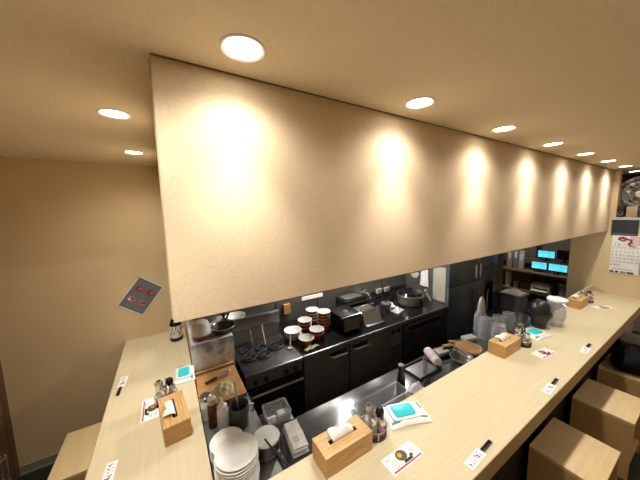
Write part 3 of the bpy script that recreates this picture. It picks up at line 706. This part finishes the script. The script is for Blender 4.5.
MB().tube([(.035, -.02, .008), (-.01, .01, .11)], [.012, .009], 8).build('scoop_handle', 'white_plastic', t)
MB().lathe([(0, -.008), (.026, -.004), (.03, .0), (.026, .004), (0, .008)], 18, (0, 0, 0), 1, .35).build('scoop_blade', 'white_plastic', t, mtx=Matrix.Translation((-.02, .016, .145)) @ Matrix.Rotation(R(80), 4, 'X') @ Matrix.Scale(1.5, 4, (0, 1, 0)))
t = thing('power_strip', 'pale rail of wall sockets on the dark kitchen wall', 'power strip', (0, 0, 0))
B(2.06, 2.84, KYB-.025, KYB, .895, .920).build('rail', 'steel', t, bevel=.003)
for x in (2.28, 2.42):
    s_ = B(x, x+.09, KYB-.045, KYB-.025, .875, .935).build('socket', 'cream_paint', t, bevel=.004)
    B(x+.02, x+.07, KYB-.047, KYB-.044, .895, .915).build('socket_face', 'ink_grey', s_)
MB().tube([(2.50, KYB-.03, .90), (2.51, KYB-.06, .86), (2.55, KYB-.05, .83), (2.58, KYB-.06, .812)], .007, 6).build('power_cord', 'black_plastic', t)
single(MB().lathe([(0, 0), (.06, 0), (.065, .006), (.065, .012), (.055, .014), (0, .008)], 28), 'hanging_strainer', 'cream_paint', 'round pale strainer hanging on the refrigerator side', 'strainer', (2.866, 2.235, 1.09), 0, mtx=Matrix.Rotation(R(-90), 4, 'Y'))
single(MB().grid(lambda u, v_: (-.008+.006*math.sin(9*u)*(1-v_), .13*(u-.5)*(1-.25*v_), .26*(v_-.5)), 12, 10), 'hanging_cloth', 'cloth_white', 'grey white cloth hanging between the round strainer and the cream sheet', 'cloth', (2.864, 2.08, 1.08), 0, solid=.003)
single(MB().tube([(2.862, 2.01, 1.215), (2.862, 2.32, 1.215)], .005, 8), 'hanging_rail', 'steel', 'thin steel hanging rail on the refrigerator side', 'rail')

t = thing('wall_faucet', 'steel swan neck faucet on the kitchen wall behind the tray stand', 'faucet', (2.03, KYB, .93))
MB().lathe([(0, 0), (.028, 0), (.028, .012), (0, .014)], 18).build('wall_plate', 'steel', t, mtx=Matrix.Rotation(R(90), 4, 'X'))
MB().tube([(0, -.012, 0), (0, -.06, .01), (-.01, -.13, .03), (-.015, -.19, .02), (-.015, -.20, -.02)], .010, 10).build('spout', 'chrome', t)
MB().tube([(0, -.04, .01), (.05, -.05, .045)], [.008, .005], 8).build('lever', 'chrome', t)
t = thing('counter_appliance', 'black boxy appliance with steel front strip behind the tray stand', 'appliance', (1.62, 2.15, KT))
B(0, .30, 0, .20, .01, .17).build('housing', 'black_gloss', t, bevel=.006)
B(.01, .29, -.006, 0, .12, .145).build('front_strip', 'steel', t)
B(.03, .27, .03, .17, .17, .182).build('lid', 'steel_dark', t, bevel=.004)
for x in (.03, .27):
    for y in (.03, .17): MB().lathe([(.012, 0), (.012, .011)], 10, (x, y, 0)).build('foot', 'black_plastic', t)

# added unseen range hood above the back run, two lamps set by worktop glints
t = thing('range_hood', 'unseen dark steel extractor hood added above the back worktop', 'hood', (0, 0, 0))
MB().box(.41, 2.60, 1.75, 1.77, 1.72, 2.10).box(.41, 2.60, 2.36, 2.38, 1.72, 2.10).box(.41, .43, 1.77, 2.36, 1.72, 2.10).box(2.58, 2.60, 1.77, 2.36, 1.72, 2.10).build('skirt', 'steel_dark', t)
B(.43, 2.58, 1.77, 2.36, 1.80, 1.82).build('filter_bed', 'steel', t)
B(1.2, 1.6, 1.95, 2.25, 1.82, ZC-.001).build('duct', 'steel_dark', t)
for (x, y) in ((1.27, 2.04), (1.42, 2.24), (2.2, 2.05)):  # third lamp is added only to brighten the kitchen run
    hl = MB().lathe([(0, -.022), (.016, -.02), (.03, 0)], 20, (x, y, 1.80)).build('lamp', 'hood_glow', t)
    ld = bpy.data.lights.new('hood_light', 'POINT'); ld.energy = HOOD_W; ld.color = (1, .97, .92); ld.shadow_soft_size = .025
    lo = bpy.data.objects.new('hood_light', ld); COL.objects.link(lo); lo.parent = t; lo.location = (x, y, 1.73)

# refrigerator
t = thing('refrigerator', 'tall four-door blue grey steel refrigerator with chrome handles', 'refrigerator', (0, 0, 0))
B(2.87, 4.04, 1.79, KYB-.005, .08, 1.95).build('body', 'steel_dark', t)
B(2.866, 2.87, 1.792, 1.96, KT+.01, 1.24).build('side_sheet', 'cream_paint', t)
B(2.87, 4.04, 1.80, KYB-.005, 0, .08).build('plinth', 'black_panel', t)
for (x0, x1) in ((2.872, 3.452), (3.458, 4.038)):
    for (z0, z1) in ((.12, .992), (1.0, 1.94)):
        dd = B(x0, x1, 1.75, 1.79, z0, z1).build('door', 'fridge_steel', t, bevel=.006)
        hx = x1-.05 if x0 < 3 else x0+.05
        za, zb = (.70, .92) if z0 < .5 else (1.04, 1.24)
        MB().tube([(hx, 1.75, za), (hx, 1.715, za+.015), (hx, 1.715, zb-.015), (hx, 1.75, zb)], .012, 8).build('handle', 'chrome', dd)
single(MB().box(3.62, 3.80, 1.742, 1.75, 1.175, 1.19), 'door_sticker', 'blue_grey_plastic', 'small blue sticker on the upper refrigerator door', 'sticker')
t = thing('hanging_apron', 'black apron hanging on the lower refrigerator door', 'apron', (3.82, 1.725, .72))
MB().grid(lambda u, v_: (.20*(u-.5)*(1-.35*v_), .012*math.sin(13*u)*(1-v_), .42*(v_-.5)), 18, 12).build('apron_cloth', 'black_fabric', t, solid=.006)
MB().tube([(-.05, 0, .20), (-.02, .012, .235), (.02, .012, .235), (.05, 0, .20)], .004, 6).build('neck_strap', 'black_fabric', t)
MB().tube([(-.085, -.012, .12), (-.10, -.012, .0), (-.095, -.012, -.18)], .006, 6).build('tie_string', 'cloth_white', t)

# grey waste bin
t = thing('waste_bin', 'tall grey waste bin heaped with white paper beside the brown partition', 'bin', (4.225, 1.595, 0))
MB().prism(rrect(0, 0, .26, .26, .03), 0, .70).build('bin_body', 'blue_grey_plastic', t, bevel=.004)
MB().prism(rrect(0, 0, .285, .285, .035), .70, .735).build('bin_rim', 'grey_plastic', t, bevel=.006)
MB().grid(lambda u, v_: (.23*(u-.5), .23*(v_-.5), .738+.04*math.sin(PI*u)*math.sin(PI*v_)*(1+.6*math.sin(19*u)*math.sin(17*v_+1))), 16, 16).build('waste_paper', 'cloth_white', t, solid=.003)

# ------------------------------------------------------------------ on the inner steel worktop
def plate(label, group, r=.090):
    t = thing('dinner_plate', label, 'plate', (0, 0, 0), 0, group)
    MB().lathe([(0, .004), (r*.52, .004), (r*.55, 0), (r*.6, .002), (r*.97, .017), (r, .020), (r*.985, .0215), (r*.62, .0075), (r*.58, .0065), (0, .0065)], 36).build('plate_body', 'white_ceramic', t)
    return t
pl = plate('white round plate under others in the tall stack behind the counter corner', 'plates in the tall stack')
PX, PY = .188, 1.035
pl.location = (PX, PY, WT)
for k in range(1, 12): dup(pl, (PX+random.uniform(-.003, .003), PY+random.uniform(-.003, .003), WT+k*.0138), k*.4, 'topmost white round plate of the tall stack behind the counter corner' if k == 11 else None)
p2 = plate('white round plate under others in the lower stack touching the tall stack', 'plates in the lower stack', .080)
p2.location = (.180, 1.213, WT)
for k in range(1, 5): dup(p2, (.180+random.uniform(-.002, .002), 1.213, WT+k*.0135), k, 'topmost white round plate of the lower stack touching the tall plate stack' if k == 4 else None)
t = thing('lidded_pot', 'steel pot covered by a round white lid beside the plate stack', 'pot', (.347, 1.118, WT))
MB().lathe([(0, 0), (.055, 0), (.060, .005), (.060, .078), (.057, .08)], 30).build('pot_body', 'steel', t)
MB().lathe([(.063, .08), (.066, .085), (.062, .092), (.02, .096), (0, .096)], 32).build('lid', 'white_ceramic', t)
MB().tube(ring(.061, .02, 30), .003, 6, True).build('foot_ring', 'steel_dark', t)
single(MB().tube([(.330, 1.09, WT+.104), (.362, .985, WT+.085), (.385, .925, WT+.075)], .0045, 6), 'chopstick', 'black_plastic', 'black chopstick lying slanted with its tip on the white pot lid', 'chopstick')
single(MB().tube([(.426, 1.175, WT+.05), (.420, 1.05, WT+.04), (.400, .945, WT+.005)], .0045, 6), 'chopstick', 'black_plastic', 'black chopstick leaning between the white pot lid and the napkins', 'chopstick')
t = thing('napkin_pile', 'pile of folded white paper napkins behind the tissue box', 'napkins', (.487, 1.085, WT+.007), R(-6))
for k in range(5):
    MB().grid(lambda u, v_: (.075*(u-.5)+.003*math.sin(k*2), .165*(v_-.5)+.004*math.cos(k*3), .002+k*.011+.003*math.sin(9*v_+k)*u), 5, 12).build('napkin', 'cloth_white', t, solid=.007)
for q in range(8): MB().tube([(-.02+.006*(q % 4), -.055+.018*(q//4), .060), (-.017+.006*(q % 4), -.045+.018*(q//4), .060)], .0012, 4).build('lettering', 'ink_violet', t)
t = thing('clear_basket', 'clear plastic basket with folded cloths at the worktop edge', 'basket', (.472, 1.302, WT-.02), R(-4))
W_, D_, H_ = .135, .115, .07
mb = MB()
for a in ((-W_/2, W_/2, -D_/2, -D_/2+.003), (-W_/2, W_/2, D_/2-.003, D_/2), (-W_/2, -W_/2+.003, -D_/2+.003, D_/2-.003), (W_/2-.003, W_/2, -D_/2+.003, D_/2-.003)): mb.box(*a, .003, H_)
mb.box(-W_/2, W_/2, -D_/2, D_/2, 0, .003).build('basket_body', 'smoke_plastic', t)
MB().tube([(x, y, H_) for x, y in rrect(0, 0, W_+.006, D_+.006, .012)], .004, 6, True).build('basket_rim', 'clear_plastic', t)
for k, (x, y) in enumerate(((-.035, -.02), (.03, -.012))):
    B(x-.026, x+.026, y-.028, y+.028, .0035, .030+.012*k).build('folded_cloth', 'cloth_white', t, bevel=.006)
t = thing('basket_support', 'short steel bracket shelf carrying the clear basket', 'bracket', (0, 0, 0))
B(.388, .56, 1.2365, 1.368, WT-.030, WT-.0205).build('shelf_plate', 'steel_dark', t)
B(.388, .56, 1.3685, 1.372, WT-.030, WT-.010).build('lip', 'steel', t)
# bottles behind the plates
t = thing('squeeze_bottle', 'white squeeze bottle with pointed nozzle between plates and board', 'bottle', (.192, 1.376, WT))
MB().lathe([(0, 0), (.026, 0), (.029, .005), (.029, .115), (.024, .128), (.012, .132)], 22).build('bottle_body', 'white_plastic', t)
MB().lathe([(.024, .130), (.024, .142), (.010, .147), (.004, .185), (0, .186)], 18).build('nozzle_cap', 'white_plastic', t)
t = thing('pepper_mill', 'brown glass mill bottle beside the white squeeze bottle', 'mill', (.146, 1.43, WT))
MB().lathe([(0, 0), (.024, 0), (.025, .004), (.023, .05), (.025, .13), (.02, .14)], 20).build('mill_body', 'brown_glass', t)
MB().lathe([(.023, .14), (.023, .17), (.012, .18), (0, .182)], 18).build('mill_cap', 'cream_paint', t)
t = thing('glass_canister', 'clear canister with steel lid at the short counter edge', 'canister', (.122, 1.505, WT), 0)
MB().lathe([(0, 0), (.028, 0), (.030, .004), (.030, .12), (.026, .125)], 22).build('glass_body', 'clear_plastic', t)
MB().lathe([(0, .004), (.026, .004), (.026, .08), (0, .08)], 18).build('contents', 'paper', t)
MB().lathe([(.031, .122), (.031, .145), (.026, .15), (0, .15)], 22).build('lid', 'steel', t)
t = thing('utensil_pot', 'black lined steel pot with a ladle and side handle', 'pot', (.278, 1.372, WT))
MB().lathe([(0, 0), (.050, 0), (.053, .005), (.055, .112), (.052, .112), (.048, .012), (0, .010)], 26).build('pot_body', 'steel_dark', t)
MB().lathe([(0, .07), (.0495, .07)], 20).build('inside', 'black_plastic', t)
MB().tube([(.054, -.005, .095), (.078, -.008, .09), (.078, -.008, .045), (.053, -.005, .04)], .006, 8).build('handle', 'steel', t)
single(MB().tube([(.278, 1.379, WT+.075), (.268, 1.402, WT+.20), (.265, 1.41, WT+.225)], .005, 8), 'ladle', 'steel', 'steel ladle handle standing up from the utensil pot', 'ladle')

# cluster behind the counter, middle: caddy tray, towel roll, pans
t = thing('bar_tray', 'grey steel tray with black edge and tongs behind the counter', 'tray', (1.545, 1.128, WT), R(0))
B(-.115, .115, -.075, .075, 0, .006).build('tray_floor', 'steel', t)
for a in ((-.12, .12, -.08, -.075), (-.12, .12, .075, .08), (-.12, -.115, -.075, .075), (.115, .12, -.075, .075)): B(*a, 0, .018).build('tray_edge', 'black_plastic', t)
t = thing('tongs', 'brown handled tongs lying across the grey tray', 'tongs', (1.575, 1.125, WT+.026), R(35))
MB().tube([(-.09, -.006, 0), (.0, -.012, .002), (.10, -.008, 0)], .004, 6).build('arm', 'steel_dark', t)
MB().tube([(-.09, .006, 0), (.0, .012, .002), (.10, .008, 0)], .004, 6).build('arm', 'tray_wood', t)
t = thing('towel_roll', 'rolled pinkish white towel lying on the steel worktop', 'towel', (1.712, 1.155, WT+.034), R(62))
tm = Matrix.Rotation(R(90), 4, 'Y')
MB().lathe([(0, -.088), (.026, -.088), (.033, -.08), (.034, .0), (.033, .08), (.026, .088), (0, .088)], 22).build('towel', 'cloth_white', t, mtx=tm)
MB().lathe([(.0346, -.03), (.0346, .05)], 22).build('wrap', 'pink_wash', t, mtx=tm)
t = thing('square_dish', 'dark square dish with a pale cutting cloth near the round sieve', 'dish', (1.86, 1.175, WT), R(-10))
B(-.075, .075, -.055, .055, 0, .006).build('dish_floor', 'black_plastic', t)
for a in ((-.08, .08, -.06, -.055), (-.08, .08, .055, .06), (-.08, -.075, -.055, .055), (.075, .08, -.055, .055)): B(*a, 0, .022).build('dish_edge', 'black_plastic', t)
B(-.055, .055, -.038, .038, .006, .030).build('folded_cloth', 'cream_paint', t, bevel=.004)
t = thing('round_sieve', 'round wire sieve holding steel spoons behind the counter', 'sieve', (1.875, 1.015, WT), 0)
MB().lathe([(0, .004), (.05, .006), (.075, .03), (.082, .045), (.079, .046), (.07, .03), (.045, .009), (0, .007)], 30).build('sieve_bowl', 'steel_dark', t)
MB().tube(ring(.083, .046, 30), .004, 6, True).build('sieve_rim', 'steel', t)
for k in range(4):
    sp = thing('table_spoon', 'steel spoon lying in the round wire sieve', 'spoon', (1.855+k*.016, 1.01+.008*k, WT+.05+.004*k), R(30+k*24), 'spoons in the sieve')
    MB().tube([(-.075, 0, .006), (-.01, 0, .0), (.03, 0, .002)], .003, 6).build('spoon_handle', 'chrome', sp)
    MB().lathe([(0, -.004), (.012, -.001), (.016, .003), (.013, .003), (0, -.001)], 16, (.048, 0, .003), 1.4, 1).build('spoon_bowl', 'chrome', sp)
t = thing('wok_pan', 'round pan with light brown wooden lid board behind the counter', 'pan', (2.06, 1.07, WT), R(160))
MB().lathe([(0, 0), (.06, 0), (.105, .035), (.112, .04), (.108, .042), (.058, .006), (0, .005)], 32).build('pan_body', 'steel_dark', t)
MB().lathe([(0, .038), (.096, .038), (.098, .042), (.096, .047), (0, .047)], 32).build('wooden_lid', 'tray_wood', t)
MB().tube([(.10, 0, .038), (.17, 0, .055), (.235, 0, .06)], .009, 8).build('pan_handle', 'black_plastic', t)
for k, (x, y, a, lb) in enumerate(((2.02, 1.205, -18, 'tan wooden paddle lying along the worktop edge'), (2.12, 1.205, -40, 'tan wooden paddle lying crossed near the clear film pack'))):
    tt = thing('wooden_paddle', lb, 'paddle', (x, y, WT+.002), R(a))
    B(-.06, .03, -.018, .018, 0, .012).build('paddle_blade', 'tray_wood', tt, bevel=.004)
    MB().tube([(.03, 0, .006), (.09, 0, .006)], .006, 8).build('paddle_handle', 'tray_wood', tt)
single(MB().box(-.06, .06, -.035, .035, 0, .03), 'film_pack', 'grey_ceramic', 'small grey film pack on the worktop beside the clear jars', 'pack', (2.27, 1.175, WT), R(-15), bevel=.006)
t = thing('dark_bottle', 'slim black bottle standing at the counter behind the wipes pack', 'bottle', (1.215, 1.035, WT))
MB().lathe([(0, 0), (.028, 0), (.030, .004), (.028, .09), (.022, .13), (.018, .165), (.020, .168), (.020, .20), (0, .202)], 22).build('bottle_body', 'black_gloss', t)
MB().lathe([(.0205, .17), (.0205, .20), (.018, .203), (0, .203)], 18).build('cap', 'black_plastic', t)
t = thing('clear_bin', 'long clear plastic bin standing behind the shaker caddy and wipes pack', 'bin', (.985, .985, WT), R(0))
mb = MB()
for a in ((-.185, .185, -.045, -.042), (-.185, .185, .042, .045), (-.185, -.182, -.042, .042), (.182, .185, -.042, .042)): mb.box(*a, .003, .105)
mb.box(-.185, .185, -.045, .045, 0, .003).build('container_body', 'smoke_plastic', t)
MB().tube([(x, y, .105) for x, y in rrect(0, 0, .374, .094, .01)], .0035, 6, True).build('rolled_rim', 'smoke_plastic', t)
single(MB().grid(lambda u, v_: (.10*(u-.5), .09*(v_-.5), .004+.045*math.sin(PI*u)*math.sin(PI*v_)*(1+.5*math.sin(9*u)*math.cos(8*v_))), 14, 12), 'crumpled_cloth', 'cloth_white', 'crumpled white cloth beside the slim black bottle', 'cloth', (1.33, 1.0, WT), .4, solid=.003)
t = thing('black_ladle', 'coiled black wire handle tool next to the crumpled cloth', 'tool', (1.44, .985, WT+.006), R(30))
MB().tube([(.05*math.cos(a/10), .035*math.sin(a/10), .0+.002*a/10) for a in range(0, 100, 5)], .005, 6).build('wire_coil', 'black_plastic', t)

# clear plastic jars
def jar(loc, label):
    t = thing('plastic_jar', label, 'jar', loc, random.random()*6, 'upturned clear plastic jars')
    MB().lathe([(.050, 0), (.054, 0), (.056, .01), (.057, .13), (.050, .165), (.046, .17), (.046, .185), (.040, .19), (0, .191)], 28).build('jar_body', 'smoke_plastic', t)
    MB().tube(ring(.055, .006, 28), .003, 6, True).build('jar_rim', 'clear_plastic', t)
    MB().tube(ring(.044, .186, 28), .003, 6, True).build('foot_ring', 'clear_plastic', t)
    return t
for p in ((2.425, 1.115), (2.375, .985), (2.565, 1.075), (2.715, 1.055), (2.520, 1.205)):
    jar((p[0], p[1], WT), 'upturned cloudy clear plastic jar with a white paper cone on top' if p[0] == 2.520 else 'upturned cloudy clear plastic jar with bare top beside a tissue box')
t = thing('paper_cone', 'white cone shaped paper bag on top of the rear plastic jar', 'paper bag', (2.520, 1.205, WT+.1925))
MB().lathe([(.040, 0), (.042, .004), (.038, .08), (.022, .135), (.008, .15), (0, .151)], 20, (0, 0, 0), 1, .7).build('bag_body', 'grey_ceramic', t)
MB().tube(ring(.040, .003, 20), .002, 5, True).build('hem', 'paper', t, mtx=Matrix.Scale(.7, 4, (0, 1, 0)))

# ------------------------------------------------------------------ back office seen through the gap
t = thing('office_shelving', 'brown wooden shelving in the back office carrying screens', 'shelving', (0, 0, 0))
for z in (.46, .815, 1.01): B(5.42 if z < 1 else 5.62, 5.98, 1.17, 2.66, z-.025, z).build('shelf_board', 'shelf_wood', t)
for y in (1.17, 1.9, 2.63): B(5.90, 5.98, y, y+.03, 0, 1.75).build('upright', 'shelf_wood', t)
B(5.42, 5.45, 2.62, 2.66, 0, .79).build('front_leg', 'shelf_wood', t); B(5.42, 5.45, 1.17, 1.20, 0, .79).build('front_leg', 'shelf_wood', t)
def screen(loc, wd, ht, lit, label, rz=0):
    t = thing('monitor', label, 'screen', loc, rz)
    B(0, .02, -wd/2, wd/2, .05, .05+ht).build('case', 'black_plastic', t, bevel=.003)
    B(-.002, 0, -wd/2+.008, wd/2-.008, .058, .042+ht).build('display', 'screen_cyan' if lit else 'screen_off', t)
    B(-.03, .06, -.05, .05, 0, .008).build('foot', 'black_plastic', t); B(.02, .03, -.015, .015, .008, .10).build('stand', 'black_plastic', t)
screen((5.66, 1.70, 1.01), .24, .13, True, 'small lit blue monitor alone on the upper office shelf')
screen((5.66, 1.46, 1.01), .20, .16, False, 'small switched-off monitor on the upper office shelf')
screen((5.56, 1.755, .815), .22, .13, True, 'small lit blue monitor on the middle office shelf beside the file boxes')
screen((5.56, 1.505, .815), .25, .13, True, 'small lit blue monitor on the middle office shelf under the dark one')
for (y, h, c, lb) in ((2.02, .34, 'grey_ceramic', 'pale grey file box on the office shelf beside the lit monitor'), (2.11, .40, 'blue_grey_plastic', 'blue grey file box on the office shelf between two others'), (2.21, .36, 'cream_paint', 'cream file box on the office shelf farthest from the monitors')):
    t = thing('file_box', lb, 'file box', (5.56, y, .815)); B(0, .05, -.04, .04, 0, h).build('box_body', c, t, bevel=.003); B(-.002, 0, -.02, .02, h*.5, h*.8).build('spine_label', 'paper', t)
t = thing('printer', 'white flat printer on the lower office shelf', 'printer', (5.50, 1.70, .46))
B(0, .30, -.14, .14, 0, .14).build('printer_body', 'white_plastic', t, bevel=.012)
B(-.08, .02, -.11, .11, .03, .045).build('paper_tray', 'paper', t); B(-.002, 0, -.10, .10, .05, .075).build('output_slot', 'black_plastic', t)
B(.05, .28, -.12, .12, .14, .165).build('scanner_lid', 'grey_ceramic', t, bevel=.006)
for (y, h, r_, c, lb) in ((2.20, .30, .05, 'white_plastic', 'tall white paper towel roll on the lower office shelf'), (2.07, .12, .045, 'cream_paint', 'short cream tub on the lower office shelf'), (1.40, .22, .07, 'grey_plastic', 'dark grey round tub on the lower office shelf')):
    t = thing('tub', lb, 'tub', (5.55, y, .46)); MB().lathe([(0, 0), (r_, 0), (r_, h*.85), (r_*1.04, h*.86), (r_*1.04, h), (0, h)], 22).build('tub_body', c, t); MB().lathe([(r_*1.05, h*.9), (r_*1.06, h*1.01), (0, h*1.02)], 22).build('lid', 'grey_ceramic', t)
for (y, x, wd, hh, c, lb) in ((1.92, 5.52, .14, .12, 'crate_brown', 'brown carton beside the white printer'), (1.27, 5.56, .12, .20, 'white_plastic', 'white carton at the wall end of the lower office shelf')):
    t = thing('carton', lb, 'box', (x, y, .46)); B(0, .2, -wd/2, wd/2, 0, hh).build('carton_body', c, t, bevel=.003); B(-.001, .201, -.012, .012, hh, hh+.001).build('tape', 'cream_paint', t)
t = thing('floor_crate', 'dark red crate on the floor below the office shelves', 'crate', (5.15, 1.75, 0))
B(-.15, .15, -.2, .2, 0, .30).build('crate_body', 'brick_red', t, bevel=.006); B(-.14, .14, -.19, .19, .30, .32).build('crate_top', 'black_plastic', t)
downlight((5.0, 1.9, ZC), 'added unseen fill downlight in the back office ceiling', None, BACK_FILL_W)  # no source known here, lamp added to brighten the back office
